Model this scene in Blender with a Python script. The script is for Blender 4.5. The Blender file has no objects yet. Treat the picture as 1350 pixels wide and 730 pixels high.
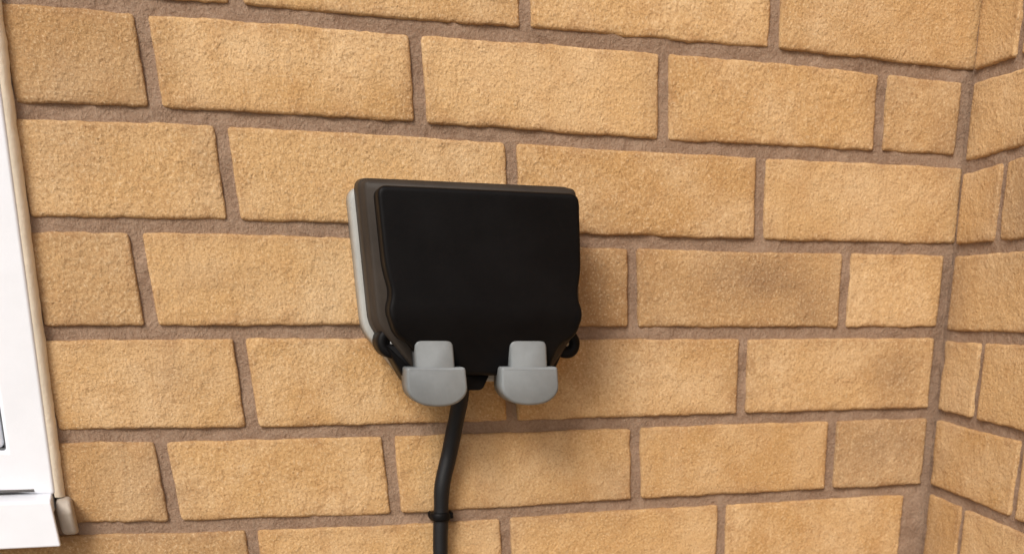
import bpy, math, random
import numpy as np
from mathutils import Vector, Matrix, noise
random.seed(7)
sc=bpy.context.scene
col=sc.collection
sc.view_settings.view_transform='Standard'; sc.view_settings.look='None'; sc.view_settings.exposure=0

# ---------------------------------------------------------------- helpers
def new_mat(name):
    m=bpy.data.materials.new(name); m.use_nodes=True
    nt=m.node_tree; bsdf=nt.nodes['Principled BSDF']; return m,nt,bsdf
def nd(nt,t,**kw):
    n=nt.nodes.new(t)
    for k,v in kw.items(): setattr(n,k,v)
    return n
def noise_tex(nt,vec,scale,detail=4,rough=.55,dist=0):
    n=nd(nt,'ShaderNodeTexNoise'); n.inputs['Scale'].default_value=scale; n.inputs['Detail'].default_value=detail
    n.inputs['Roughness'].default_value=rough; n.inputs['Distortion'].default_value=dist
    nt.links.new(vec,n.inputs['Vector']); return n.outputs['Fac']
def ramp(nt,fac,a,b,ca=(0,0,0,1),cb=(1,1,1,1)):
    r=nd(nt,'ShaderNodeValToRGB'); e=r.color_ramp.elements
    e[0].position=a;e[1].position=b;e[0].color=ca;e[1].color=cb
    nt.links.new(fac,r.inputs['Fac']); return r.outputs['Color']
def mix(nt,fac,a,b,mode='MIX'):
    m=nd(nt,'ShaderNodeMix',data_type='RGBA',blend_type=mode)
    for i,v in ((0,fac),(6,a),(7,b)):
        if isinstance(v,(int,float)): m.inputs[i].default_value=v
        elif isinstance(v,tuple): m.inputs[i].default_value=v if len(v)==4 else (*v,1)
        else: nt.links.new(v,m.inputs[i])
    return m.outputs[2]
def math_n(nt,op,a,b=0.,clamp=False):
    m=nd(nt,'ShaderNodeMath',operation=op,use_clamp=clamp)
    for i,v in ((0,a),(1,b)):
        if isinstance(v,(int,float)): m.inputs[i].default_value=v
        else: nt.links.new(v,m.inputs[i])
    return m.outputs[0]
def pos(nt):
    return nd(nt,'ShaderNodeNewGeometry').outputs['Position']
def bump(nt,h,dist,strength=1.,normal=None):
    b=nd(nt,'ShaderNodeBump'); b.inputs['Distance'].default_value=dist; b.inputs['Strength'].default_value=strength
    nt.links.new(h,b.inputs['Height'])
    if normal is not None: nt.links.new(normal,b.inputs['Normal'])
    return b.outputs['Normal']

# ---------------------------------------------------------------- materials
def brick_material():
    m,nt,b=new_mat('buff_brick'); P=pos(nt)
    at=nd(nt,'ShaderNodeAttribute',attribute_name='brickdata'); sep=nd(nt,'ShaderNodeSeparateColor')
    nt.links.new(at.outputs['Color'],sep.inputs['Color'])
    rnd,stain,edge=sep.outputs[0],sep.outputs[1],sep.outputs[2]
    base=mix(nt,rnd,(.590,.375,.175),(.515,.305,.125))
    n1=noise_tex(nt,P,13,3,.6)
    base=mix(nt,ramp(nt,n1,.42,.68),base,(.63,.425,.225))
    n2=noise_tex(nt,P,34,4,.65)
    base=mix(nt,math_n(nt,'MULTIPLY',ramp(nt,n2,.5,.75),.42),base,(.43,.225,.085))
    # browned arrises
    ef=math_n(nt,'MULTIPLY',edge,ramp(nt,n2,.35,.62))
    base=mix(nt,math_n(nt,'MULTIPLY',ef,.55),base,(.31,.165,.075))
    # kiln flash stains and plain brown patches
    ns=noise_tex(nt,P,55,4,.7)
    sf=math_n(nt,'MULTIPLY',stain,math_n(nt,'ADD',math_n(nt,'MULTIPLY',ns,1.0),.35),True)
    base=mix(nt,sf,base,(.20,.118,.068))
    # sandy grain
    g=noise_tex(nt,P,500,2,.75)
    base=mix(nt,math_n(nt,'MULTIPLY',ramp(nt,g,.33,.47,(1,1,1,1),(0,0,0,1)),.55),base,(.29,.155,.065))
    base=mix(nt,math_n(nt,'MULTIPLY',ramp(nt,g,.55,.70),.5),base,(.74,.56,.35))
    nt.links.new(base,b.inputs['Base Color'])
    b.inputs['Roughness'].default_value=.93; b.inputs['Specular IOR Level'].default_value=.2
    h1=noise_tex(nt,P,330,3,.6)
    v=nd(nt,'ShaderNodeTexVoronoi'); v.inputs['Scale'].default_value=230; nt.links.new(P,v.inputs['Vector'])
    pit=ramp(nt,v.outputs['Distance'],.05,.30)
    pm=ramp(nt,noise_tex(nt,P,70,1),.48,.6)
    h=math_n(nt,'ADD',h1,math_n(nt,'MULTIPLY',math_n(nt,'MULTIPLY',pit,pm),.35))
    h=math_n(nt,'ADD',h,math_n(nt,'MULTIPLY',g,.4))
    nt.links.new(bump(nt,h,.0018,.75),b.inputs['Normal'])
    return m
def mortar_material():
    m,nt,b=new_mat('mortar'); P=pos(nt)
    c=mix(nt,ramp(nt,noise_tex(nt,P,25,4,.6),.35,.7),(.31,.205,.135),(.22,.135,.085))
    g=noise_tex(nt,P,450,3,.7)
    c=mix(nt,math_n(nt,'MULTIPLY',ramp(nt,g,.45,.65),.45),c,(.38,.28,.20))
    nt.links.new(c,b.inputs['Base Color']); b.inputs['Roughness'].default_value=.95
    h=math_n(nt,'ADD',noise_tex(nt,P,90,2),math_n(nt,'MULTIPLY',g,.6))
    nt.links.new(bump(nt,h,.004,.8),b.inputs['Normal']); return m
def plastic(name,c,rough,var=.1,bscale=300,bd=.0002,spec=.5):
    m,nt,b=new_mat(name); P=pos(nt)
    n=noise_tex(nt,P,18,5,.65)
    c2=tuple(min(1,x*(1+var)+var*.02) for x in c); c1=tuple(x*(1-var) for x in c)
    nt.links.new(mix(nt,ramp(nt,n,.35,.7),c1,c2),b.inputs['Base Color'])
    r=nd(nt,'ShaderNodeMapRange'); r.inputs['To Min'].default_value=rough-.07; r.inputs['To Max'].default_value=rough+.1
    nt.links.new(noise_tex(nt,P,60,4),r.inputs['Value']); nt.links.new(r.outputs[0],b.inputs['Roughness'])
    b.inputs['Specular IOR Level'].default_value=spec
    nt.links.new(bump(nt,noise_tex(nt,P,bscale,3),bd,.5),b.inputs['Normal']); return m
BR=brick_material(); MO=mortar_material()
BLK=plastic('black_plastic',(.0020,.0016,.0018),.5,.1,900,.0002,.13)
BODY=plastic('dark_body_plastic',(.034,.025,.018),.55,.2,spec=.25)
GREY=plastic('grey_plastic',(.36,.36,.335),.5,.12)
LAT=plastic('latch_grey_plastic',(.195,.21,.215),.5,.15,200,.0004)
RUB=plastic('cable_rubber',(.005,.005,.006),.45,.2,spec=.28)
WHT=plastic('white_upvc',(.76,.78,.82),.3,.03)
SEAL=plastic('cream_sealant',(.80,.72,.58),.6,.1,200,.001)
BEI=plastic('weathered_end_cap',(.46,.40,.33),.6,.25,120,.001)
GAS=plastic('grey_gasket',(.22,.22,.22),.6,.1)
MET=plastic('steel_screw',(.4,.4,.4),.3,.1); MET.node_tree.nodes['Principled BSDF'].inputs['Metallic'].default_value=1
GLS=plastic('window_glass',(.02,.025,.03),.08,.05)

# ---------------------------------------------------------------- brick walls
BEDX={3:[(.025,.2208),(.096,.2218),(.222,.2215),(.314,.2228),(.543,.2235),(.735,.2205)],
2:[(-.09,.1497),(.012,.1526),(.219,.1528),(.435,.1512),(.748,.1526)],
1:[(-.094,.0765),(.056,.0789),(.154,.0787),(.369,.0765),(.536,.0768),(.741,.0782)],
0:[(-.103,.0003),(.151,.0024),(.413,.0022),(.747,.0041)],
-1:[(-.106,-.0771),(.043,-.0785),(.29,-.0771),(.518,-.0744),(.748,-.0724)],
-2:[(-.114,-.1516),(-.034,-.154),(.164,-.1562),(.404,-.152),(.63,-.150),(.747,-.149)]}
BEDS={3:[(0,.2190),(.1,.2215)],2:[(0,.1465),(.11,.153)],1:[(0,.0775),(.13,.079)],0:[(0,.001),(.15,.002)],-1:[(0,-.0735),(.17,-.082)],-2:[(0,-.148),(.19,-.162)]}
def bedf(tab):
    def f(k,s):
        if k in tab:
            a=tab[k]; return float(np.interp(s,[q[0] for q in a],[q[1] for q in a]))
        return .0005+.0751*k
    return f
PERP={3:[.087,.316,.544],2:[.016,.223,.439,.657],1:[.062,.299,.536],0:[-.016,.190,.409,.632],-1:[.052,.287,.524],-2:[-.026,.170,.411,.629],-3:[.037,.275,.506]}
HM=.0052
def edge_x(z): return -.088+(z-.18)*.0933
TONE={(3,2):.15,(2,-1):.40,(2,3):.25,(0,-1):.36,(0,1):.15,(0,2):.20,(-2,-1):.34,(-2,3):.42,(-3,-1):.40,(1,-1):.08,(-1,2):.1}
STAIN=[(.545,.050,.055,.022,.5),(.60,.02,.03,.02,.35),(.50,.035,.08,.05,.15),(.365,.04,.06,.05,.5),(.70,-.035,.035,.03,.5),(.69,-.1,.05,.02,.25),(-.06,.13,.05,.03,.2),  # flash stains, plus brown patches just right of the socket box
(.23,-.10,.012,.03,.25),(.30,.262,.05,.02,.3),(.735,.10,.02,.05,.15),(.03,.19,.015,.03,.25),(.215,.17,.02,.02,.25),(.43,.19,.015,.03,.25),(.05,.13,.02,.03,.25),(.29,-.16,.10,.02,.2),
(-.02,-.13,.02,.02,.35),(.04,.04,.03,.008,.2),(.37,-.03,.04,.02,.25),(.52,-.04,.02,.03,.25),(.39,-.13,.02,.03,.3),(.65,.20,.02,.02,.25),(.74,.17,.02,.03,.25),(.0,-.035,.03,.02,.2)]
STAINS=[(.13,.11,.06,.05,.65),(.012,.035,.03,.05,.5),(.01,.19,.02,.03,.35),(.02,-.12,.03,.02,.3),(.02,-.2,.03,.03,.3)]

class Builder:
    def __init__(s,mapf): s.v=[];s.f=[];s.c=[];s.map=mapf;s.mi=[]
    def brick(s,s0,s1,zb,zt,rnd,tone,stains,fine,seed):
        L=s1-s0; H=zt((s0+s1)/2)-zb((s0+s1)/2)
        def spaced(L,n):
            e=[0,.0007,.0015,.0030]; inner=list(np.linspace(.0070,L-.0070,n)); return e+inner+[L-q for q in reversed(e)]
        if L<.022: return
        us=spaced(L,max(2,int(L/(.0055 if fine else .05)))); vs=spaced(H,10 if fine else 3)
        N=lambda p:noise.noise(Vector(p))
        tx,tz=random.uniform(-.006,.006),random.uniform(-.012,.012); off=random.uniform(-.0008,.0008)
        skew=random.uniform(-.012,.012)
        base=len(s.v); nu,nv=len(us),len(vs)
        for j,v in enumerate(vs):
            for i,u in enumerate(us):
                x=s0+u; t=v/H
                z=zb(x)*(1-t)+zt(x)*t
                x+=skew*(v-H/2)
                du=min(u,L-u); dv=min(v,H-v); 
                R=.0030
                cu,cv=max(0,R-du),max(0,R-dv)
                if cu>0 and cv>0:
                    r=math.hypot(cu,cv)
                    if r>R:
                        k=(r-R)/r*.9; 
                        x+= (cu*k)*(1 if u<L/2 else -1); z+=(cv*k)*(1 if v<H/2 else -1)
                w=.0006*N((x*40,z*40,seed))+.0006*N((x*210,z*210,seed+3))
                if du<.006: x+=w*(1-du/.006)
                if dv<.006:
                    w2=.0010*N((x*40,z*30,seed+9))+.0007*N((x*210,z*60,seed+5)); z+=w2*(1-dv/.006)
                d=min(du,dv); er=.0020
                dep=off+tx*(u-L/2)*.3+tz*(v-H/2)*.3
                if d<er: dep-=.0016*(1-d/er)**2*(1+.6*N((x*90,z*90,seed+20)))
                dep+=.00035*N((x*28,z*28,seed+1))+.0002*N((x*95,z*95,seed+2))
                ch=N((x*80,z*80,seed+31))
                if d<.005 and ch>.28: dep-=.006*(ch-.28)*(1-d/.007)
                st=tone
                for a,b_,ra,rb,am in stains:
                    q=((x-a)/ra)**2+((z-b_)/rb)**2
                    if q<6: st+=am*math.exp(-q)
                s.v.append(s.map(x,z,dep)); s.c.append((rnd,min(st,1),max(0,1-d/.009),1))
        for j in range(nv-1):
            for i in range(nu-1):
                a=base+j*nu+i; s.f.append((a,a+1,a+nu+1,a+nu)); s.mi.append(0)
        ring=[j*nu+i for i,j in [(i,0) for i in range(nu)]+[(nu-1,j) for j in range(1,nv)]+[(i,nv-1) for i in range(nu-2,-1,-1)]+[(0,j) for j in range(nv-2,0,-1)]]
        b2=len(s.v)
        inv=s.inv
        for q in ring:
            x,z,dp=inv(s.v[base+q]); s.v.append(s.map(x,z,-.014)); s.c.append((rnd,min(1,tone+.1),1,1))
        n=len(ring)
        for i in range(n):
            s.f.append((base+ring[i],b2+i,b2+(i+1)%n,base+ring[(i+1)%n])); s.mi.append(0)
    def mortar(s,s0,s1,z0,z1,step,dep0=-.0036):
        nu=int((s1-s0)/step)+1; nv=int((z1-z0)/step)+1; base=len(s.v)
        for j in range(nv+1):
            for i in range(nu+1):
                x=s0+(s1-s0)*i/nu; z=z0+(z1-z0)*j/nv
                d=dep0+.0018*noise.noise(Vector((x*30,z*50,3)))+.0009*noise.noise(Vector((x*150,z*160,8)))
                s.v.append(s.map(x,z,d)); s.c.append((0,0,0,1))
        for j in range(nv):
            for i in range(nu):
                a=base+j*(nu+1)+i; s.f.append((a,a+1,a+nu+2,a+nu+1)); s.mi.append(1)
    def build(s,name):
        me=bpy.data.meshes.new(name); me.from_pydata([tuple(q) for q in s.v],[],s.f)
        ca=me.color_attributes.new('brickdata','FLOAT_COLOR','POINT')
        ca.data.foreach_set('color',np.array(s.c,dtype=np.float32).ravel())
        me.materials.append(BR); me.materials.append(MO)
        me.polygons.foreach_set('material_index',s.mi); me.polygons.foreach_set('use_smooth',[True]*len(s.f))
        me.update(); o=bpy.data.objects.new(name,me); col.objects.link(o); return o

XC=.749; ZR0,ZR1=-15,22
# wall with the socket
B=Builder(lambda x,z,d:(x,-d,z)); B.inv=lambda v:(v[0],v[2],-v[1])
bf=bedf(BEDX)
for r in range(ZR0,ZR1):
    ref=PERP.get(r)
    if ref is None: ref=[.062,.299,.536] if r%2 else [.0,.215,.43,.65]
    ref=list(ref); 
    while ref[0]>-2.6: ref.insert(0,ref[0]-.225+random.uniform(-.002,.002))
    while ref[-1]<XC-.13: ref.append(ref[-1]+.222)
    edges=ref+[XC-.0015]
    zc=(r+.5)*.0751
    opening = -2<=r<=14
    for i in range(len(edges)-1):
        a=edges[i]+HM; b=edges[i+1]-HM
        if opening:
            xe=edge_x(zc)+.0045
            if b<xe and b>-1.25: continue
            if a<xe<b: a=xe
            if a<-1.25-.0001<b and b<xe: b=-1.26
        first=(PERP.get(r) or [9])[0]
        idx=i-len([q for q in ref if q<first-.01]) if r in PERP else 99
        tone=TONE.get((r,idx), (random.uniform(0,.10) if r in PERP else random.choice([0,0,.05,.1,.35,.5])))
        fine = -5<=r<=7 and b>-.35
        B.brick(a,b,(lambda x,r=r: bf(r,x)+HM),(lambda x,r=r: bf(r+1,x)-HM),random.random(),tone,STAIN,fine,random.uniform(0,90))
B.mortar(-.135,XC+.004,-.42,.62,.004)
B.mortar(-2.6,-.135,-1.13,-.15,.03); B.mortar(-.135,XC+.004,-1.13,-.42,.03); B.mortar(-.135,XC+.004,.62,1.65,.03)
B.mortar(-2.6,-1.25,-.15,1.65,.03); B.mortar(-1.25,-.135,1.13,1.65,.03)
B.build('brick_wall')
# return wall
S=Builder(lambda s_,z,d:(XC-d,-s_,z)); S.inv=lambda v:(-v[1],v[2],XC-v[0])
bs=bedf(BEDS)
for r in range(ZR0,ZR1):
    if r%2: e=[.0015,.0755]+[.0755+.21*k for k in range(1,9)]
    else: e=[.0015,.163]+[.163+.21*k for k in range(1,9)]
    for i in range(len(e)-1):
        a=e[i]+HM; b=e[i+1]-HM
        tone=random.choice([0,.05,.1]) if i==0 else random.choice([0,.05,.1,.2,.4])
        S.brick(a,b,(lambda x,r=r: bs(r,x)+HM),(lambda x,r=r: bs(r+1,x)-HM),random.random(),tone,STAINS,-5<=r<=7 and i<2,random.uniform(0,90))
S.mortar(-.006,.45,-.42,.62,.004); S.mortar(-.006,.45,-1.13,-.42,.03); S.mortar(-.006,.45,.62,1.65,.03); S.mortar(.45,1.85,-1.13,1.65,.03)
S.build('brick_wall.001')

# ---------------------------------------------------------------- generic mesh helpers
def mesh_obj(name,vs,fs,mat,parent=None,smooth=True,bevel=0,seg=3,sub=0):
    me=bpy.data.meshes.new(name); me.from_pydata(vs,[],fs); me.materials.append(mat)
    me.polygons.foreach_set('use_smooth',[smooth]*len(fs)); me.update()
    import bmesh
    bm=bmesh.new(); bm.from_mesh(me); bmesh.ops.recalc_face_normals(bm,faces=bm.faces); bm.to_mesh(me); bm.free()
    o=bpy.data.objects.new(name,me); col.objects.link(o)
    if parent: o.parent=parent
    if bevel:
        md=o.modifiers.new('bev','BEVEL'); md.width=bevel; md.segments=seg; md.limit_method='ANGLE'; md.angle_limit=math.radians(25); md.harden_normals=True
    return o
def box(name,x0,x1,y0,y1,z0,z1,mat,parent=None,bevel=.001):
    vs=[(x,y,z) for x in (x0,x1) for y in (y0,y1) for z in (z0,z1)]
    fs=[(0,1,3,2),(4,6,7,5),(0,4,5,1),(2,3,7,6),(0,2,6,4),(1,5,7,3)]
    return mesh_obj(name,vs,fs,mat,parent,True,bevel)
def round_poly(pts,seg=6):
    out=[];n=len(pts)
    for i in range(n):
        p=Vector(pts[i][:2]);a=Vector(pts[i-1][:2]);b=Vector(pts[(i+1)%n][:2]);r=pts[i][2]
        da=(a-p).normalized();db=(b-p).normalized(); l=min(r,(a-p).length*.48,(b-p).length*.48)
        A=p+da*l;Bq=p+db*l
        for k in range(seg+1):
            t=k/seg; out.append(A*(1-t)**2+p*2*t*(1-t)+Bq*t*t)
    return out
def offset(poly,d):
    n=len(poly); out=[]
    for i in range(n):
        t=(poly[(i+1)%n]-poly[i-1]); 
        if t.length<1e-9: out.append(poly[i].copy()); continue
        t.normalize(); nn=Vector((t.y,-t.x)); out.append(poly[i]-nn*d)
    return out
def loft(name,secs,mat,parent=None,capb=True,bevel=0):
    vs=[];fs=[];n=len(secs[0][0])
    for poly,y in secs:
        for q in poly: vs.append((q.x,(y(q) if callable(y) else y),q.y))
    for k in range(len(secs)-1):
        for i in range(n):
            j=(i+1)%n; fs.append((k*n+i,k*n+j,(k+1)*n+j,(k+1)*n+i))
    if capb: fs.append(tuple(range(n)))
    fs.append(tuple((len(secs)-1)*n+i for i in range(n)))
    return mesh_obj(name,vs,fs,mat,parent,True,bevel)

# ---------------------------------------------------------------- socket box
CX=.2505
root=bpy.data.objects.new('outdoor_socket_box',None); col.objects.link(root); root.location=(CX,0,0.04)
def L(pts): return round_poly([(x,z-.04,r) for x,z,r in pts],7)
gp=L([(-.0965,.1095,.012),(-.0965,.004,.010),(-.063,-.037,.006),(.063,-.037,.006),(.0950,.004,.010),(.0950,.1095,.012)])
loft('back_plate',[(offset(gp,.0),.004),(gp,-.019),(offset(gp,.0010),-.0215),(offset(gp,.0025),-.0225)],GREY,root)
bp=L([(-.0920,.1150,.010),(-.0920,.008,.009),(-.060,-.032,.006),(.060,-.032,.006),(.0915,.008,.009),(.0915,.1150,.010)])
loft('body',[(offset(bp,.001),-.0215),(bp,-.0225),(offset(bp,.001),-.040),(offset(bp,.0012),-.0405),(offset(bp,.0022),-.0410),(offset(bp,.0032),-.058),(offset(bp,.0055),-.060)],BODY,root)
lp=L([(-.0828,.1062,.008),(-.0822,.050,.010),(-.0782,.0325,.0075),(-.0832,.0195,.006),(-.0775,.0,.008),(-.064,-.006,.006),(-.056,-.030,.007),(.056,-.030,.007),(.064,-.006,.006),(.0775,.0,.008),(.0832,.0195,.006),(.0782,.0325,.0075),(.0822,.050,.010),(.0822,.1062,.008)])
def slope(base):
    def f(q):
        z=q.y+.04
        return base+ (0 if z>.012 else min(.028,(.012-z)*.65))
    return f
loft('lid',[(offset(lp,.003),slope(-.056)),(offset(lp,.0010),slope(-.058)),(offset(lp,.0008),slope(-.062)),(lp,slope(-.086)),(offset(lp,.0004),slope(-.0882)),(offset(lp,.0012),slope(-.0893)),(offset(lp,.0022),slope(-.0898)),(offset(lp,.0040),slope(-.0900))],BLK,root)
for nm,sx in (('lug_left',-1),('lug_right',1)):
    cx=sx*.0770; cz=-.008-.04+.003
    ring=[Vector((cx+.0125*math.cos(a),cz+.0120*math.sin(a))) for a in [2*math.pi*k/28 for k in range(28)]]
    loft(nm,[(ring,-.022),(ring,-.054),(offset(ring,.0012),-.0555),(offset(ring,.0075),-.0558),(offset(ring,.0080),-.0540),(offset(ring,.010),-.0538)],BLK,root)
    ring2=[Vector((cx+.0024*math.cos(a),cz+.0024*math.sin(a))) for a in [2*math.pi*k/20 for k in range(20)]]
    loft(nm+'_screw',[(ring2,-.051),(ring2,-.0545),(offset(ring2,.0010),-.0552)],MET,root)
for nm,cx in (('latch_left',.2045-CX),('latch_right',.2860-CX)):
    tab=L([(cx-.0162,-.0005,.0075),(cx-.0162,-.030,.001),(cx+.0162,-.030,.001),(cx+.0162,-.0005,.0075)])
    loft(nm+'_tab',[(tab,-.060),(tab,-.0785),(offset(tab,.0008),-.0800),(offset(tab,.002),-.0806)],LAT,root)
    lo=L([(cx-.0250,-.0225,.0025),(cx-.0258,-.043,.006),(cx-.016,-.0515,.008),(cx,-.0535,.01),(cx+.016,-.0515,.008),(cx+.0258,-.043,.006),(cx+.0250,-.0225,.0025)])
    def bul(b0):
        return lambda q: b0+(.0035*min(1,max(0,-(q.y+.040)-.034)/.018)**2)
    loft(nm+'_skirt',[(lo,-.050),(lo,bul(-.0802)),(offset(lo,.0008),bul(-.0813)),(offset(lo,.0022),bul(-.0817))],LAT,root)
gl=L([(-.042,-.028,.003),(-.036,-.042,.004),(-.002,-.042,.004),(.006,-.028,.003)])
loft('gland',[(gl,-.012),(gl,-.055),(offset(gl,.001),-.056)],BLK,root)
hp=L([(-.084,-.006,.003),(-.068,-.036,.003),(-.050,-.036,.003),(-.050,-.006,.003)])
loft('cable_guard_left',[(hp,-.02),(hp,-.056),(offset(hp,.0015),-.058)],BLK,root)
hp=L([(.050,-.006,.003),(.050,-.034,.003),(.060,-.034,.003),(.076,-.006,.003)])
loft('cable_guard_right',[(hp,-.02),(hp,-.056),(offset(hp,.0015),-.058)],BLK,root)

# ---------------------------------------------------------------- cable
def tube(name,pts,rad,mat,parent=None,n=20):
    P=[Vector(p) for p in pts]; path=[]
    for i in range(len(P)-1):
        a=P[max(i-1,0)];b=P[i];c=P[i+1];d=P[min(i+2,len(P)-1)]
        m=max(4,int((c-b).length/.0020))
        for k in range(m):
            t=k/m; path.append(.5*((2*b)+(c-a)*t+(2*a-5*b+4*c-d)*t*t+(3*b-a-3*c+d)*t**3))
    path.append(P[-1]); vs=[];fs=[]
    for i,p in enumerate(path):
        t=(path[min(i+1,len(path)-1)]-path[max(i-1,0)]).normalized()
        u=t.cross(Vector((0,1,0))).normalized(); w=t.cross(u)
        r=rad(i*.002,p) if callable(rad) else rad
        for k in range(n):
            a=2*math.pi*k/n; vs.append(tuple(p+(u*math.cos(a)+w*math.sin(a))*r))
    for i in range(len(path)-1):
        for k in range(n): fs.append((i*n+k,i*n+(k+1)%n,(i+1)*n+(k+1)%n,(i+1)*n+k))
    fs.append(tuple(range(n))); fs.append(tuple((len(path)-1)*n+k for k in range(n)))
    return mesh_obj(name,vs,fs,mat,parent)
tube('power_cable',[(.237,-.036,-.020),(.2345,-.030,-.045),(.2290,-.019,-.072),(.2225,-.0125,-.098),(.2135,-.0125,-.126),(.2100,-.0115,-.155),(.2065,-.0120,-.19),(.2045,-.0125,-.26),(.206,-.012,-.45),(.203,-.012,-.7),(.206,-.012,-1.0),(.21,-.02,-1.12)],
     lambda s,p:.0072+.0006*noise.noise(p*55),RUB)
clip=bpy.data.objects.new('cable_clip',None); col.objects.link(clip); clip.location=(.2095,0,-.153)
ringpts=[(-.0078,.004,0),(-.0080,-.010,0),(-.0060,-.0175,0),(0,-.0198,0),(.0060,-.0175,0),(.0080,-.010,0),(.0078,.004,0)]
o=tube('saddle',ringpts,.0016,BLK,clip,10); o.scale=(1,1,2.4)
box('nail_boss',.0080,.0130,-.010,.004,-.0030,.0030,BLK,clip,.0012)

# ---------------------------------------------------------------- window
win=bpy.data.objects.new('window',None); col.objects.link(win); win.location=(-.1165,0,-.122); win.rotation_euler=(0,.0931,0)
HW=1.10; WW=1.06
def ring_frame(name,o,w,y0,y1,mat,bev,zb=0):
    x0,x1=-WW+o,-o; z0,z1=zb+o,HW-o
    vs=[];
    for y in (y0,y1):
        for (a,b_) in ((x0,z0),(x1,z0),(x1,z1),(x0,z1),(x0+w,z0+w),(x1-w,z0+w),(x1-w,z1-w),(x0+w,z1-w)): vs.append((a,y,b_))
    fs=[]
    for k in range(4):
        j=(k+1)%4
        fs.append((k,j,4+j,4+k)); fs.append((8+k,8+4+k,8+4+j,8+j)); fs.append((k,8+k,8+j,j)); fs.append((4+k,4+j,12+j,12+k))
    return mesh_obj(name,vs,fs,mat,win,True,bev,3)
ring_frame('outer_frame',.0,.0325,-.012,.05,WHT,.003)
ring_frame('gasket',.0325,.0016,-.004,.05,GAS,0)
ring_frame('sash',.0341,.055,-.010,.05,WHT,.005)
ring_frame('glazing_gasket',.0891,.004,.004,.05,GAS,0)
box('glass',-WW+.092,-.092,.012,.018,.092,HW-.092,GLS,win,0)
vs=[];fs=[];N=260
for i in range(N+1):
    z=-.002+i*(HW+.002)/N; w=.0064+.0012*noise.noise(Vector((0,0,z*40)))+.0006*noise.noise(Vector((3,0,z*150)))
    for (x,y) in ((-.001,-.0105),(.0015,-.0100),(w*.7,-.0075),(w,-.003),(w,.008)): vs.append((x,y,z))
for i in range(N):
    for k in range(4): a=i*5+k; fs.append((a,a+1,a+6,a+5))
mesh_obj('sealant',vs,fs,SEAL,win)
sill=bpy.data.objects.new('window_sill',None); col.objects.link(sill); sill.location=(-.120,0,-.120)
def prism(name,prof,x0,x1,mat,parent,bevel):
    n=len(prof); vs=[(x0,y,z) for y,z in prof]+[(x1,y,z) for y,z in prof]
    fs=[tuple(range(n)),tuple(n+i for i in range(n))]+[(i,(i+1)%n,n+(i+1)%n,n+i) for i in range(n)]
    return mesh_obj(name,vs,fs,mat,parent,True,bevel)
prism('sill_board',[(.05,.001),(-.006,.000),(-.034,-.004),(-.036,-.040),(-.030,-.040),(-.028,-.014),(.05,-.012)],-1.07,0.001,WHT,sill,.0015)
prism('sill_end_cap',[(.002,-.004),(-.016,-.006),(-.021,-.014),(-.019,-.024),(-.015,-.034),(.002,-.036)],.002,.0145,BEI,sill,.0035)
box('dark_gap_strip',-1.0,-.012,-.0125,.03,.0012,.0035,GAS,sill,0)  # solid dark strip standing in for the shade in the frame-to-sill gap
mesh_obj('sill_bed',[(-1.13,.006,-.05),(.0,.006,-.05),(.0,.006,-.001),(-1.13,.006,-.001)],[(0,1,2,3)],MO,sill,False)

# ---------------------------------------------------------------- ground
m,nt,b=new_mat('concrete_paving'); P=pos(nt)
c=mix(nt,ramp(nt,noise_tex(nt,P,3,6,.6),.35,.7),(.25,.235,.21),(.34,.32,.29)); nt.links.new(c,b.inputs['Base Color']); b.inputs['Roughness'].default_value=.9
nt.links.new(bump(nt,noise_tex(nt,P,120,4),.003),b.inputs['Normal'])
mesh_obj('ground',[(-100,-100,-1.12),(100,-100,-1.12),(100,100,-1.12),(-100,100,-1.12)],[(0,1,2,3)],m,None,False)

# ---------------------------------------------------------------- light
Ld=Vector((-.70,-1.0,.98)).normalized()
sun=bpy.data.lights.new('sun','SUN'); sun.energy=2.35; sun.angle=math.radians(22); sun.color=(1,.975,.93)
so=bpy.data.objects.new('sun',sun); col.objects.link(so); so.rotation_euler=Ld.to_track_quat('Z','Y').to_euler(); so.location=Ld*5
w=bpy.data.worlds.new('World'); sc.world=w; w.use_nodes=True; nt=w.node_tree
sky=nt.nodes.new('ShaderNodeTexSky'); sky.sky_type='NISHITA'; sky.sun_disc=False
sky.sun_elevation=math.asin(Ld.z); sky.sun_rotation=math.atan2(Ld.x,Ld.y); sky.dust_density=3
bg=nt.nodes['Background']; bg.inputs['Strength'].default_value=.145; nt.links.new(sky.outputs[0],bg.inputs['Color'])

# ---------------------------------------------------------------- camera (shift lens: the photo is a crop)
cd=bpy.data.cameras.new('camera'); co=bpy.data.objects.new('camera',cd); col.objects.link(co); sc.camera=co
R=Matrix.Rotation(-.3651,4,'Z')@Matrix.Rotation(math.pi/2-.5015,4,'X')@Matrix.Rotation(.013,4,'Z')
co.matrix_world=Matrix.Translation((.0084,-1.1878,.0277))@R
cd.sensor_width=36; cd.sensor_fit='HORIZONTAL'; cd.lens=1537.0973*36/1350
cd.shift_x=(675-893.67)/1350; cd.shift_y=(1242.30-365)/1350
cd.clip_start=.01; cd.clip_end=500
cd.dof.use_dof=True; cd.dof.focus_distance=.94; cd.dof.aperture_fstop=9
